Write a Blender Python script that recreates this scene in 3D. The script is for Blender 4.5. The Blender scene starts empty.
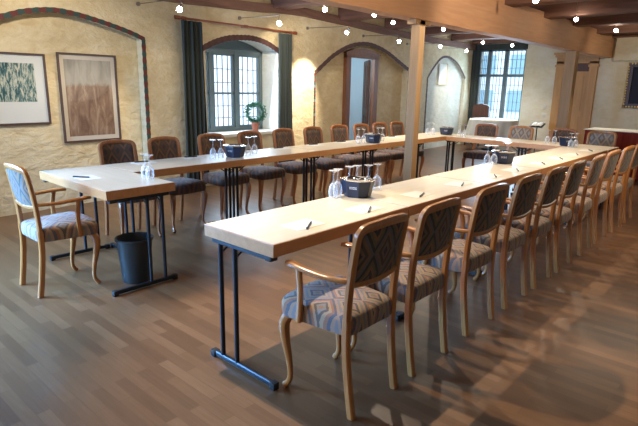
import bpy, bmesh, math, random
from mathutils import Vector, Matrix
random.seed(7)
PI = math.pi
sc = bpy.context.scene
COL = sc.collection

# ------------------------------------------------------------ camera, world, light, exposure
cam_d = bpy.data.cameras.new('camera'); cam = bpy.data.objects.new('camera', cam_d); COL.objects.link(cam)
CAM = Vector((1.6236, -1.5114, 1.4325)); PITCH, YAW, ROLL = 0.2400, 0.7303, 0.0196
fw = Vector((-math.sin(YAW)*math.cos(PITCH), math.cos(YAW)*math.cos(PITCH), -math.sin(PITCH)))
rt = Vector((math.cos(YAW), math.sin(YAW), 0)); up = rt.cross(fw)
r2 = rt*math.cos(ROLL) + up*math.sin(ROLL); u2 = up*math.cos(ROLL) - rt*math.sin(ROLL)
cam.matrix_world = Matrix(((r2.x, u2.x, -fw.x, CAM.x), (r2.y, u2.y, -fw.y, CAM.y), (r2.z, u2.z, -fw.z, CAM.z), (0, 0, 0, 1)))
cam_d.sensor_width = 36; cam_d.lens = 518.0/638*36; cam_d.clip_start = 0.05
sc.camera = cam
sc.view_settings.view_transform = 'Standard'; sc.view_settings.look = 'None'
sc.view_settings.gamma = 1; sc.view_settings.use_curve_mapping = False
sc.view_settings.exposure = 0.8
w = bpy.data.worlds.new('world'); sc.world = w; w.use_nodes = True
bg = w.node_tree.nodes['Background']; bg.inputs[0].default_value = (0.66, 0.82, 1.0, 1); bg.inputs[1].default_value = 1.45

def area_light(name, loc, size, target, energy, color):
    d = bpy.data.lights.new(name, 'AREA'); d.shape = 'RECTANGLE'; d.size, d.size_y = size
    d.energy = energy; d.color = color
    o = bpy.data.objects.new(name, d); COL.objects.link(o); o.location = loc
    o.rotation_euler = (Vector(target)-Vector(loc)).to_track_quat('-Z', 'Y').to_euler(); return o
# daylight through the windows, plus an added warm fill from the south
area_light('daylight_south_window', (-3.1, -3.35, 1.45), (1.5, 1.3), (-2.7, -0.6, 0.3), 105, (0.28, 0.56, 1.0)).data.spread = math.radians(95)
area_light('warm_fill_south', (0.4, -3.35, 1.55), (1.6, 1.3), (-0.4, 0.5, 0.5), 11, (1.0, 0.80, 0.58))  # added warm fill light, not daylight
area_light('daylight_arched_window', (-4.72, 3.64, 1.35), (1.3, 1.0), (-2, 3.6, 0.9), 26, (0.6, 0.8, 1.0))
area_light('daylight_far_window', (-4.0, 11.72, 1.5), (1.0, 1.5), (-3.2, 6, 0.5), 40, (0.5, 0.75, 1.0))
area_light('daylight_west_window', (-4.15, -2.0, 1.4), (1.2, 1.2), (-1.9, -0.8, 0.0), 120, (0.16, 0.46, 1.0)).data.spread = math.radians(80)
# general glow of the many small ceiling lamps of the room outside the picture
area_light('lamp_glow_east_room', (2.2, 3.5, 2.6), (2.0, 7.0), (2.2, 3.5, 0), 4, (1.0, 0.78, 0.52))
area_light('lamp_glow_hall', (-2.6, 4.0, 2.5), (1.4, 8.0), (-3.6, 4.0, 0), 40, (1.0, 0.88, 0.68))
area_light('lamp_glow_entrance', (-1.5, -1.8, 2.6), (3.0, 1.6), (-1.5, -1.0, 0), 12, (1.0, 0.86, 0.66))

# ------------------------------------------------------------ materials
def mat(name, color, rough=0.6, metal=0.0, **kw):
    m = bpy.data.materials.new(name); m.use_nodes = True
    b = m.node_tree.nodes['Principled BSDF']
    b.inputs['Base Color'].default_value = (*color, 1); b.inputs['Roughness'].default_value = rough; b.inputs['Metallic'].default_value = metal
    for k, v in kw.items(): b.inputs[k].default_value = v
    m.diffuse_color = (*color, 1)
    return m
class NT:
    def __init__(s, m): s.m = m; s.t = m.node_tree; s.b = s.t.nodes['Principled BSDF']
    def n(s, typ, ins={}, **attrs):
        nd = s.t.nodes.new('ShaderNode'+typ)
        for k, v in attrs.items(): setattr(nd, k, v)
        for k, v in ins.items():
            if isinstance(v, bpy.types.NodeSocket): s.t.links.new(v, nd.inputs[k])
            else: nd.inputs[k].default_value = v
        return nd
    def link(s, a, k): s.t.links.new(a, s.b.inputs[k])
    def math(s, op, a, b=0.0):
        return s.n('Math', {0: a, 1: b}, operation=op).outputs[0]
    def ramp(s, fac, stops, interp='LINEAR'):
        r = s.n('ValToRGB', {'Fac': fac}); cr = r.color_ramp; cr.interpolation = interp
        while len(cr.elements) > 1: cr.elements.remove(cr.elements[-1])
        cr.elements[0].position = stops[0][0]; cr.elements[0].color = (*stops[0][1], 1)
        for p, c in stops[1:]:
            e = cr.elements.new(p); e.color = (*c, 1)
        return r.outputs[0]
    def coords(s, scale=(1, 1, 1), rot=(0, 0, 0)):
        tc = s.n('TexCoord'); mp = s.n('Mapping', {'Vector': tc.outputs['Object'], 'Scale': scale, 'Rotation': rot}); return mp.outputs[0]
    def bump(s, h, strength=0.3, dist=0.02):
        bp = s.n('Bump', {'Height': h, 'Strength': strength, 'Distance': dist}); s.link(bp.outputs[0], 'Normal')

def plaster(name, c1, c2, c3, bump=0.55):
    m = mat(name, c1, 0.85); t = NT(m)
    big = t.n('TexNoise', {'Vector': t.coords(), 'Scale': 1.6, 'Detail': 6.0, 'Roughness': 0.62}).outputs[0]
    mid = t.n('TexNoise', {'Vector': t.coords((1, 1, 1.8)), 'Scale': 7.0, 'Detail': 8.0, 'Roughness': 0.6, 'Distortion': 0.6}).outputs[0]
    f = t.math('ADD', t.math('MULTIPLY', big, 0.6), t.math('MULTIPLY', mid, 0.4))
    t.link(t.ramp(f, [(0.36, c2), (0.5, c1), (0.63, c3)]), 'Base Color')
    fine = t.n('TexNoise', {'Vector': t.coords((1, 1, 1.5)), 'Scale': 22.0, 'Detail': 6.0}).outputs[0]
    vor = t.n('TexVoronoi', {'Vector': t.coords((1, 1, 2.2)), 'Scale': 4.5}, feature='SMOOTH_F1').outputs[0]
    h = t.math('ADD', t.math('MULTIPLY', mid, 1.0), t.math('ADD', t.math('MULTIPLY', fine, 0.35), t.math('MULTIPLY', vor, 0.5)))
    t.bump(h, bump, 0.05)
    return m
M = {}
M['plaster'] = plaster('ochre_plaster', (0.64, 0.54, 0.345), (0.54, 0.43, 0.25), (0.72, 0.645, 0.47))
M['plaster_grey'] = plaster('pale_grey_plaster', (0.58, 0.56, 0.47), (0.50, 0.48, 0.38), (0.66, 0.64, 0.56), 0.35)
M['plaster_far'] = plaster('cream_plaster', (0.66, 0.59, 0.45), (0.60, 0.50, 0.32), (0.70, 0.65, 0.54), 0.12)
M['plaster_white'] = plaster('white_plaster', (0.75, 0.75, 0.70), (0.66, 0.66, 0.6), (0.82, 0.82, 0.8), 0.25)

def wood(name, c1, c2, axis='x', rough=0.4, scale=1.0, coat=0.0, spread=1.0):
    m = mat(name, c1, rough); t = NT(m)
    s = {'x': (1.2, 14, 14), 'y': (14, 1.2, 14), 'z': (14, 14, 1.2)}[axis]
    n = t.n('TexNoise', {'Vector': t.coords(tuple(v*scale for v in s)), 'Scale': 1.5, 'Detail': 5.0, 'Roughness': 0.65, 'Distortion': 0.8}).outputs[0]
    lo, hi = 0.5-0.16*spread, 0.5+0.16*spread
    t.link(t.ramp(n, [(lo, c2), (hi, c1)]), 'Base Color')
    t.bump(n, 0.08, 0.004)
    if coat: m.node_tree.nodes['Principled BSDF'].inputs['Coat Weight'].default_value = coat; m.node_tree.nodes['Principled BSDF'].inputs['Coat Roughness'].default_value = 0.15
    return m
M['beech_chair'] = wood('honey_beech', (0.46, 0.19, 0.052), (0.33, 0.12, 0.030), 'z', 0.32, 1.0, 0.4)
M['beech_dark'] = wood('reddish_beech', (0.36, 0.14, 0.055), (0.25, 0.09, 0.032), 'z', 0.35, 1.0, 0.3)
M['table_edge'] = wood('table_edge_beech', (0.56, 0.27, 0.105), (0.47, 0.21, 0.075), 'x', 0.45, 1.0, 0.15)
M['table_top'] = wood('table_top_maple', (0.71, 0.61, 0.465), (0.65, 0.55, 0.41), 'x', 0.38, 1.4, 0.1)
M['beam_light'] = wood('orange_pine_beam', (0.66, 0.36, 0.19), (0.57, 0.29, 0.145), 'y', 0.6, 0.7)
M['post_wood'] = wood('post_pine', (0.46, 0.275, 0.13), (0.38, 0.215, 0.09), 'z', 0.55, 0.8)
M['joist'] = wood('dark_joist', (0.25, 0.125, 0.085), (0.14, 0.068, 0.048), 'x', 0.75, 0.6)
M['plate'] = wood('weathered_plate', (0.24, 0.13, 0.095), (0.15, 0.075, 0.055), 'y', 0.8, 0.6)
M['ceiling'] = wood('ceiling_boards', (0.34, 0.21, 0.14), (0.25, 0.15, 0.10), 'y', 0.8, 0.5)
M['door_wood'] = wood('far_door_wood', (0.50, 0.27, 0.10), (0.42, 0.21, 0.07), 'z', 0.5, 0.8)
M['door_dark'] = wood('dark_door_wood', (0.10, 0.035, 0.018), (0.06, 0.02, 0.012), 'z', 0.5, 0.8)
M['door_frame'] = wood('door_frame_wood', (0.22, 0.085, 0.035), (0.15, 0.055, 0.022), 'z', 0.5, 0.8)
M['rod'] = mat('curtain_pole_wood', (0.22, 0.055, 0.025), 0.4)
M['black_steel'] = mat('black_steel', (0.012, 0.018, 0.028), 0.38, 0.3)
M['rubber'] = mat('black_rubber', (0.01, 0.01, 0.012), 0.6)
M['chrome'] = mat('chrome', (0.75, 0.76, 0.78), 0.16, 1.0)
M['wire'] = mat('wire_steel', (0.25, 0.22, 0.2), 0.4, 0.8)
M['bucket'] = mat('navy_plastic', (0.016, 0.026, 0.055), 0.35)
M['bin'] = mat('dark_bin_plastic', (0.02, 0.028, 0.032), 0.45)
M['white'] = mat('white_print', (0.75, 0.75, 0.75), 0.6)
M['paper'] = mat('paper', (0.78, 0.75, 0.68), 0.8)
M['pen'] = mat('pen_black', (0.012, 0.012, 0.018), 0.3)
M['pen_silver'] = mat('pen_silver', (0.5, 0.5, 0.52), 0.3, 0.9)
M['pic_frame'] = mat('picture_frame_dark', (0.075, 0.045, 0.04), 0.45)
M['mat_board'] = mat('mat_board', (0.50, 0.46, 0.40), 0.7)
M['gold'] = mat('gilt', (0.72, 0.50, 0.16), 0.45, 0.25)
M['red'] = mat('check_red', (0.115, 0.027, 0.025), 0.8)
M['green'] = mat('check_green', (0.03, 0.06, 0.055), 0.8)
M['band_brown'] = mat('band_brown', (0.09, 0.045, 0.04), 0.8)
M['window_paint'] = mat('window_paint_bluegrey', (0.12, 0.165, 0.19), 0.5)
M['lead'] = mat('lead_came', (0.28, 0.29, 0.34), 0.6)
M['terracotta'] = mat('terracotta', (0.30, 0.09, 0.055), 0.75)
M['leaf'] = mat('wreath_leaf', (0.02, 0.10, 0.055), 0.6)
M['leaf2'] = mat('wreath_leaf_pale', (0.05, 0.17, 0.10), 0.6)
M['soil'] = mat('soil', (0.03, 0.02, 0.014), 0.9)
M['switch'] = mat('switch_plate', (0.6, 0.58, 0.52), 0.4)
M['bulb'] = mat('bulb', (1, 1, 1), 0.5)
b = M['bulb'].node_tree.nodes['Principled BSDF']; b.inputs['Emission Color'].default_value = (1.0, 0.93, 0.8, 1); b.inputs['Emission Strength'].default_value = 45
M['glass'] = mat('drinking_glass', (0.93, 0.96, 1.0), 0.06, 0.0, **{'IOR': 1.5, 'Specular IOR Level': 0.8})
def glass_alpha():
    t = NT(M['glass']); lw = t.n('LayerWeight', {'Blend': 0.35}); mr = t.n('MapRange', {'Value': lw.outputs['Facing'], 'To Min': 0.07, 'To Max': 0.62}); t.link(mr.outputs[0], 'Alpha')
M['pane'] = bpy.data.materials.new('window_pane'); M['pane'].use_nodes = True
_t = M['pane'].node_tree; _t.nodes.clear()
_o = _t.nodes.new('ShaderNodeOutputMaterial'); _mx = _t.nodes.new('ShaderNodeMixShader'); _tr = _t.nodes.new('ShaderNodeBsdfTransparent'); _gl = _t.nodes.new('ShaderNodeBsdfGlossy')
_gl.inputs['Roughness'].default_value = 0.05; _tr.inputs[0].default_value = (0.93, 0.96, 0.98, 1); _mx.inputs[0].default_value = 0.06
_t.links.new(_tr.outputs[0], _mx.inputs[1]); _t.links.new(_gl.outputs[0], _mx.inputs[2]); _t.links.new(_mx.outputs[0], _o.inputs[0])

def kilim(name, palette, axes, cell, dark=1.0):
    m = mat(name, palette[0], 0.9); t = NT(m)
    sep = t.n('SeparateXYZ', {0: t.n('TexCoord').outputs['Object']})
    wob = t.n('TexNoise', {'Vector': t.coords(), 'Scale': 60.0, 'Detail': 2.0}).outputs[0]
    def tri(sock, size, off):
        a = t.math('ADD', t.math('DIVIDE', sock, size), off)
        return t.math('ABSOLUTE', t.math('SUBTRACT', t.math('FRACT', a), 0.5))
    mm = t.math('ADD', tri(sep.outputs[axes[0]], cell[0], 10.0), tri(sep.outputs[axes[1]], cell[1], 10.0))
    mm = t.math('ADD', mm, t.math('MULTIPLY', t.math('SUBTRACT', wob, 0.5), 0.06))
    if axes == (0, 1): mm = t.math('ADD', mm, t.math('MULTIPLY', sep.outputs[2], 1.2))
    f = t.math('FRACT', mm)
    n = len(palette)
    t.link(t.ramp(f, [(i/n, tuple(c*dark for c in p)) for i, p in enumerate(palette)], 'CONSTANT'), 'Base Color')
    wv = t.n('TexNoise', {'Vector': t.coords(), 'Scale': 260.0, 'Detail': 1.0}).outputs[0]
    t.bump(wv, 0.3, 0.002)
    m.node_tree.nodes['Principled BSDF'].inputs['Sheen Weight'].default_value = 0.15
    return m
PAL = [(0.40, 0.30, 0.26), (0.13, 0.15, 0.22), (0.36, 0.20, 0.15), (0.44, 0.36, 0.28), (0.15, 0.13, 0.13), (0.27, 0.30, 0.36),
       (0.33, 0.24, 0.22), (0.24, 0.25, 0.15), (0.40, 0.28, 0.26), (0.10, 0.11, 0.17), (0.42, 0.33, 0.22), (0.24, 0.26, 0.33)]
PAL = [(r*.80, g*.66, b*.50) for r, g, b in PAL]
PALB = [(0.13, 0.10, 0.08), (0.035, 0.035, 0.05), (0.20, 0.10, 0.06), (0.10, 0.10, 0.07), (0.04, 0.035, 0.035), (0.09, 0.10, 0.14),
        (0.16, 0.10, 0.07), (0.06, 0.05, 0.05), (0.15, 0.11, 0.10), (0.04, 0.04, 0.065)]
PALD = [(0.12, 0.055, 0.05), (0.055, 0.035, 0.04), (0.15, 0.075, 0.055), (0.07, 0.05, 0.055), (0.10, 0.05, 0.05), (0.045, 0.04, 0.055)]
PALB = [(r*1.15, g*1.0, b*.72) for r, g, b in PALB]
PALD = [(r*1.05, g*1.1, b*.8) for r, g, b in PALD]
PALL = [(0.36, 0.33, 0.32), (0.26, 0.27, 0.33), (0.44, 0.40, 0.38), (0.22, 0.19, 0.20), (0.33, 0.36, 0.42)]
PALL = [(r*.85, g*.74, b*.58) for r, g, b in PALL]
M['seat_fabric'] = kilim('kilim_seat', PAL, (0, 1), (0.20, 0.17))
M['back_fabric'] = kilim('kilim_back', PALB, (1, 2), (0.155, 0.25))  # same kilim as the seats, darkened; shade put into the colour
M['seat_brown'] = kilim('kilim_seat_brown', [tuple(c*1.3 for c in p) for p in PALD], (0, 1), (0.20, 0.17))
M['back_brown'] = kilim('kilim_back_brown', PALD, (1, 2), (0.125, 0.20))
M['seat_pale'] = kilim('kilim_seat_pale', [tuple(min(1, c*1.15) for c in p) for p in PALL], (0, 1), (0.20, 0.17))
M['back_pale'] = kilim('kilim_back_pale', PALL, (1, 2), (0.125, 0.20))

def make_floor_mat():
    m = mat('oak_parquet', (0.3, 0.16, 0.09), 0.34); t = NT(m)
    v = t.coords()
    br = t.n('TexBrick', {'Vector': v, 'Color1': (0, 0, 0, 1), 'Color2': (1, 1, 1, 1), 'Mortar': (0.15, 0.15, 0.15, 1), 'Scale': 1.0, 'Mortar Size': 0.0015, 'Mortar Smooth': 0.1,
        'Bias': 0.0, 'Brick Width': 0.46, 'Row Height': 0.060})
    br.offset = 0.37; br.offset_frequency = 2; br.squash = 1.0
    gr = t.n('TexNoise', {'Vector': t.coords((2.0, 40, 1)), 'Scale': 2.2, 'Detail': 5.0, 'Roughness': 0.7, 'Distortion': 0.5}).outputs[0]
    big = t.n('TexNoise', {'Vector': t.coords((0.6, 1, 1)), 'Scale': 1.1, 'Detail': 2.0}).outputs[0]
    f = t.math('ADD', t.math('MULTIPLY', br.outputs['Color'], 0.38), t.math('ADD', t.math('MULTIPLY', gr, 0.50), t.math('MULTIPLY', big, 0.25)))
    t.link(t.ramp(f, [(0.15, (0.072, 0.031, 0.013)), (0.42, (0.122, 0.056, 0.024)), (0.60, (0.150, 0.070, 0.030)), (0.92, (0.230, 0.116, 0.053))]), 'Base Color')
    t.bump(t.math('ADD', br.outputs['Fac'], t.math('MULTIPLY', gr, 0.2)), 0.10, 0.003)
    rg = t.n('MapRange', {'Value': gr, 'To Min': 0.26, 'To Max': 0.42}); t.link(rg.outputs[0], 'Roughness')
    return m
M['floor'] = make_floor_mat()
glass_alpha()

def cloth(name, c1, c2, sx):
    m = mat(name, c1, 0.9); t = NT(m)
    n = t.n('TexNoise', {'Vector': t.coords((sx, sx, 0.6)), 'Scale': 1.0, 'Detail': 3.0}).outputs[0]
    t.link(t.ramp(n, [(0.35, c2), (0.65, c1)]), 'Base Color'); return m
M['curtain'] = cloth('green_curtain', (0.050, 0.062, 0.058), (0.030, 0.040, 0.039), 45)
M['red_cloth'] = cloth('red_table_skirt', (0.36, 0.045, 0.025), (0.22, 0.022, 0.014), 8)
M['white_cloth'] = cloth('white_table_cloth', (0.74, 0.73, 0.66), (0.68, 0.67, 0.58), 5)

def art(name, kind):
    m = mat(name, (0.5, 0.5, 0.5), 0.35); t = NT(m)
    m.node_tree.nodes['Principled BSDF'].inputs['Coat Weight'].default_value = 0.6; m.node_tree.nodes['Principled BSDF'].inputs['Coat Roughness'].default_value = 0.03
    if kind == 'bark':
        n = t.n('TexNoise', {'Vector': t.coords((1, 22, 5)), 'Scale': 1.6, 'Detail': 7.0, 'Roughness': 0.75, 'Distortion': 1.2}).outputs[0]
        t.link(t.ramp(n, [(0.42, (0.01, 0.06, 0.075)), (0.49, (0.06, 0.16, 0.16)), (0.53, (0.42, 0.45, 0.38)), (0.62, (0.55, 0.55, 0.45))]), 'Base Color')
    else:
        sep = t.n('SeparateXYZ', {0: t.n('TexCoord').outputs['Object']})
        n = t.n('TexNoise', {'Vector': t.coords((1, 7, 2)), 'Scale': 1.5, 'Detail': 6.0, 'Roughness': 0.7, 'Distortion': 0.8}).outputs[0]
        low = t.ramp(n, [(0.35, (0.12, 0.07, 0.05)), (0.5, (0.20, 0.125, 0.085)), (0.62, (0.30, 0.22, 0.16))])
        hi = t.ramp(n, [(0.35, (0.20, 0.185, 0.16)), (0.6, (0.30, 0.285, 0.25))])
        e = t.n('MapRange', {'Value': t.math('ADD', sep.outputs[2], t.math('MULTIPLY', n, 0.12)), 'From Min': 1.43, 'From Max': 1.48})
        mx = t.n('Mix', {'Factor': e.outputs[0]}, data_type='RGBA'); t.t.links.new(low, mx.inputs[6]); t.t.links.new(hi, mx.inputs[7])
        t.link(mx.outputs[2], 'Base Color')
    return m
M['art_bark'] = art('art_bark', 'bark'); M['art_brown'] = art('art_brown', 'brown')
M['art_dark'] = mat('dark_painting', (0.012, 0.014, 0.028), 0.8)

# ------------------------------------------------------------ mesh helpers
def obj(name, bm, m=None, parent=None, smooth=True, angle=40):
    me = bpy.data.meshes.new(name)
    bmesh.ops.recalc_face_normals(bm, faces=bm.faces)
    bm.to_mesh(me); bm.free()
    o = bpy.data.objects.new(name, me); COL.objects.link(o)
    for mm in (m if isinstance(m, (list, tuple)) else [m]): me.materials.append(mm)
    if smooth:
        for p in me.polygons: p.use_smooth = True
        try: me.set_sharp_from_angle(angle=math.radians(angle))
        except Exception: pass
    if parent: o.parent = parent
    return o
def tag(o, label=None, cat=None, group=None, kind=None):
    if label: o['label'] = label
    if cat: o['category'] = cat
    if group: o['group'] = group
    if kind: o['kind'] = kind
    return o
def struct(name, bm, m, label=None, cat=None, parent=None, smooth=False):
    o = obj(name, bm, m, parent, smooth)
    if not parent:
        o['kind'] = 'structure'
        o['label'] = label or name.replace('_', ' '); o['category'] = cat or name.split('_')[0]
    return o
def thing(name, label, cat, loc=(0, 0, 0), rz=0, group=None):
    o = bpy.data.objects.new(name, None); COL.objects.link(o); o.empty_display_size = 0.1
    o.location = loc; o.rotation_euler = (0, 0, rz); return tag(o, label, cat, group)
def dup(root, loc=None, rz=None, label=None, group=None):
    def rec(o, parent):
        c = o.copy(); COL.objects.link(c); c.parent = parent
        for ch in list(o.children): rec(ch, c)
        return c
    r = rec(root, None)
    if loc is not None: r.location = loc
    if rz is not None: r.rotation_euler = (0, 0, rz)
    if label: r['label'] = label
    if group: r['group'] = group
    return r
def box(bm, x0, x1, y0, y1, z0, z1, mi=0, bevel=0.0, T=None):
    v = [bm.verts.new(Vector(p)) for p in ((x0,y0,z0),(x1,y0,z0),(x1,y1,z0),(x0,y1,z0),(x0,y0,z1),(x1,y0,z1),(x1,y1,z1),(x0,y1,z1))]
    fs = [bm.faces.new([v[i] for i in f]) for f in ((0,3,2,1),(4,5,6,7),(0,1,5,4),(1,2,6,5),(2,3,7,6),(3,0,4,7))]
    for f in fs: f.material_index = mi
    if bevel:
        es = list({e for f in fs for e in f.edges})
        r = bmesh.ops.bevel(bm, geom=es, offset=bevel, segments=2, affect='EDGES', profile=0.6)
        for f in r['faces']: f.material_index = mi
        if T: 
            vs = {q for f in bm.faces for q in f.verts if False}
    elif T:
        for q in v: q.co = T(q.co)
    return v
def sweep(bm, pts, rad, n=10, sq=2.0, upv=(0, 0, 1), closed=False, cap=True, mi=0):
    """rings along pts; rad one (a, b) or one per point; a across, b along up; sq superellipse power"""
    pts = [Vector(p) for p in pts]; N = len(pts); rings = []
    if isinstance(rad, (int, float)): rad = (rad, rad)
    if isinstance(rad[0], (int, float)): rad = [rad]*N
    upv = Vector(upv); prev = None
    for i, p in enumerate(pts):
        a = pts[(i-1) % N] if (closed or i > 0) else p; c = pts[(i+1) % N] if (closed or i < N-1) else p
        t = (c-a).normalized()
        side = t.cross(upv)
        if side.length < 0.05: side = prev if prev else t.cross(Vector((1, 0, 0.01)))
        side = (side - t*side.dot(t)).normalized()
        if prev and side.dot(prev) < 0 and not closed: side = -side
        prev = side; u = side.cross(t).normalized()
        ra = rad[i] if not isinstance(rad[i], (int, float)) else (rad[i], rad[i]); ring = []
        for k in range(n):
            th = 2*PI*(k+0.5)/n; cx, sx = math.cos(th), math.sin(th)
            ex = math.copysign(abs(cx)**(2/sq), cx); ey = math.copysign(abs(sx)**(2/sq), sx)
            ring.append(bm.verts.new(p + side*ex*ra[0] + u*ey*ra[1]))
        rings.append(ring)
    for i in range(N if closed else N-1):
        A, B = rings[i], rings[(i+1) % N]
        for k in range(n):
            f = bm.faces.new((A[k], A[(k+1) % n], B[(k+1) % n], B[k])); f.material_index = mi
    if cap and not closed:
        bm.faces.new(rings[0][::-1]).material_index = mi; bm.faces.new(rings[-1]).material_index = mi
def catmull(P, k=5):
    P = [tuple(p) for p in P]; out = []; n = len(P)
    for i in range(n-1):
        p0, p1, p2, p3 = P[max(i-1, 0)], P[i], P[i+1], P[min(i+2, n-1)]
        for j in range(k):
            t = j/k
            out.append(tuple(0.5*((2*b)+(-a+c)*t+(2*a-5*b+4*c-d)*t*t+(-a+3*b-3*c+d)*t**3) for a, b, c, d in zip(p0, p1, p2, p3)))
    out.append(P[-1]); return out
def lathe(bm, prof, n=20, center=(0, 0, 0), mi=0, capb=False, capt=False):
    rings = []
    for r, z in prof:
        rings.append([bm.verts.new((center[0]+max(r, 1e-4)*math.cos(2*PI*k/n), center[1]+max(r, 1e-4)*math.sin(2*PI*k/n), center[2]+z)) for k in range(n)])
    for A, B in zip(rings, rings[1:]):
        for k in range(n): bm.faces.new((A[k], A[(k+1) % n], B[(k+1) % n], B[k])).material_index = mi
    if capb: bm.faces.new(rings[0][::-1]).material_index = mi
    if capt: bm.faces.new(rings[-1]).material_index = mi
def interp(P):
    def f(s):
        if s <= P[0][0]: return P[0][1]
        for (a, b), (c, d) in zip(P, P[1:]):
            if s <= c: return b+(d-b)*(s-a)/(c-a)
        return P[-1][1]
    return f
def wall_with_holes(bm, F, s0, s1, z0, z1, holes, step=0.25):
    """F(s,z,n)->world.  holes: (sa,sb,bottom_fn,top_fn)"""
    S = {s0, s1}; s = s0
    while s < s1: S.add(round(s, 4)); s += step
    for sa, sb, bf, tf in holes:
        n = 24
        for i in range(n+1): S.add(round(sa+(sb-sa)*i/n, 5))
    S = sorted(S)
    def q(a, b, c, d):
        try: bm.faces.new([bm.verts.new(F(*p)) for p in (a, b, c, d)])
        except ValueError: pass
    for a, b in zip(S, S[1:]):
        if b-a < 1e-5: continue
        m = (a+b)/2; h = [x for x in holes if x[0] < m < x[1]]
        if h:
            sa, sb, bf, tf = h[0]
            if bf(m) > z0+1e-4: q((a, z0, 0), (b, z0, 0), (b, bf(b), 0), (a, bf(a), 0))
            if tf(m) < z1-1e-4: q((a, tf(a), 0), (b, tf(b), 0), (b, z1, 0), (a, z1, 0))
        else: q((a, z0, 0), (b, z0, 0), (b, z1, 0), (a, z1, 0))
def reveal(bm, F, hole, d, z0=0.0, back=False, backholes=None):
    sa, sb, bf, tf = hole; n = 24
    def q(*ps): bm.faces.new([bm.verts.new(F(*p)) for p in ps])
    q((sa, bf(sa), 0), (sa, tf(sa), 0), (sa, tf(sa), d), (sa, bf(sa), d))
    q((sb, bf(sb), 0), (sb, tf(sb), 0), (sb, tf(sb), d), (sb, bf(sb), d))
    for i in range(n):
        a = sa+(sb-sa)*i/n; b = sa+(sb-sa)*(i+1)/n
        q((a, tf(a), 0), (b, tf(b), 0), (b, tf(b), d), (a, tf(a), d))
        if bf(a) > z0+1e-3: q((a, bf(a), 0), (b, bf(b), 0), (b, bf(b), d), (a, bf(a), d))
def back_panel(bm, F, hole, d, inner=None):
    sa, sb, bf, tf = hole
    G = lambda s, z, n: F(s, z, d)
    S = sorted({round(sa+(sb-sa)*i/24, 5) for i in range(25)} | ({inner[0], inner[1]} if inner else set()))
    for a, b in zip(S, S[1:]):
        m = (a+b)/2
        lo = bf
        if inner and inner[0] < m < inner[1]:
            bm.faces.new([bm.verts.new(G(*p)) for p in ((a, inner[2], 0), (b, inner[2], 0), (b, tf(b), 0), (a, tf(a), 0))])
            if inner[3] > bf(m)+1e-3: bm.faces.new([bm.verts.new(G(*p)) for p in ((a, bf(a), 0), (b, bf(b), 0), (b, inner[3], 0), (a, inner[3], 0))])
        else: bm.faces.new([bm.verts.new(G(*p)) for p in ((a, bf(a), 0), (b, bf(b), 0), (b, tf(b), 0), (a, tf(a), 0))])

# ------------------------------------------------------------ room shell
H = 2.86; YF = 11.8; YS = -3.5; XE = 3.9
def LW(s, z, n=0.0): return Vector((-4.36-0.047*s-n, s, z))      # the left wall, slightly askew; n = depth into the wall
bm = bmesh.new(); bm.faces.new([bm.verts.new(p) for p in ((-6, YS, 0), (XE, YS, 0), (XE, YF+.3, 0), (-6, YF+.3, 0))])
struct('floor', bm, M['floor'], 'brown oak strip parquet floor')
bm = bmesh.new(); bm.faces.new([bm.verts.new(p) for p in ((-6, YS, H), (XE, YS, H), (XE, YF+.3, H), (-6, YF+.3, H))])
struct('ceiling', bm, M['ceiling'], 'dark board ceiling above the joists')

z0f = lambda s: 0.0
A1 = [(-0.20, 1.88), (0.05, 1.96), (0.4, 2.04), (0.62, 2.115), (0.93, 2.165), (1.2, 2.145), (1.5, 2.09), (1.81, 2.015), (1.985, 1.955)]
A2 = [(2.86, 1.89), (3.1, 2.0), (3.35, 2.07), (3.57, 2.095), (3.8, 2.105), (4.01, 2.08), (4.2, 2.03), (4.38, 1.95)]
A3 = [(5.27, 1.65), (5.5, 1.80), (5.82, 1.99), (6.3, 2.17), (6.81, 2.235), (7.25, 2.19), (7.65, 2.09), (8.05, 1.95), (8.42, 1.82)]
A4 = [(9.32, 1.66), (9.48, 1.82), (9.64, 1.95), (9.9, 2.12), (10.17, 2.18), (10.5, 2.15), (10.87, 2.03), (11.12, 1.88), (11.36, 1.70)]
def smooth_arch(A): return interp([(round(a, 4), b) for a, b in catmull(A, 6)])
f1, f2, f3, f4 = map(smooth_arch, (A1, A2, A3, A4))
SILL = 0.72
hole1 = (A1[0][0], A1[-1][0], z0f, f1); hole2 = (2.93, 4.36, lambda s: SILL, f2)
hole3 = (5.27, 8.42, z0f, f3); hole4 = (9.32, 11.36, z0f, f4)
bm = bmesh.new(); wall_with_holes(bm, LW, YS, YF+0.05, 0, H, [hole1, hole2, hole3, hole4])
reveal(bm, LW, hole1, 0.16); back_panel(bm, LW, hole1, 0.16)
reveal(bm, LW, hole3, 0.14); back_panel(bm, LW, hole3, 0.14, (6.40, 7.20, 1.98, 0.0))
struct('wall_left', bm, M['plaster'], 'rough ochre plaster wall with arched niches')
bm = bmesh.new(); reveal(bm, LW, hole2, 0.44); struct('trim_window_reveal', bm, M['plaster_white'], 'white plastered reveal of the arched window', 'trim')
bm = bmesh.new(); reveal(bm, LW, hole4, 0.08); back_panel(bm, LW, hole4, 0.08)
struct('trim_grey_niche', bm, M['plaster_grey'], 'grey plastered shallow arched niche near the far corner', 'trim')
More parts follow.
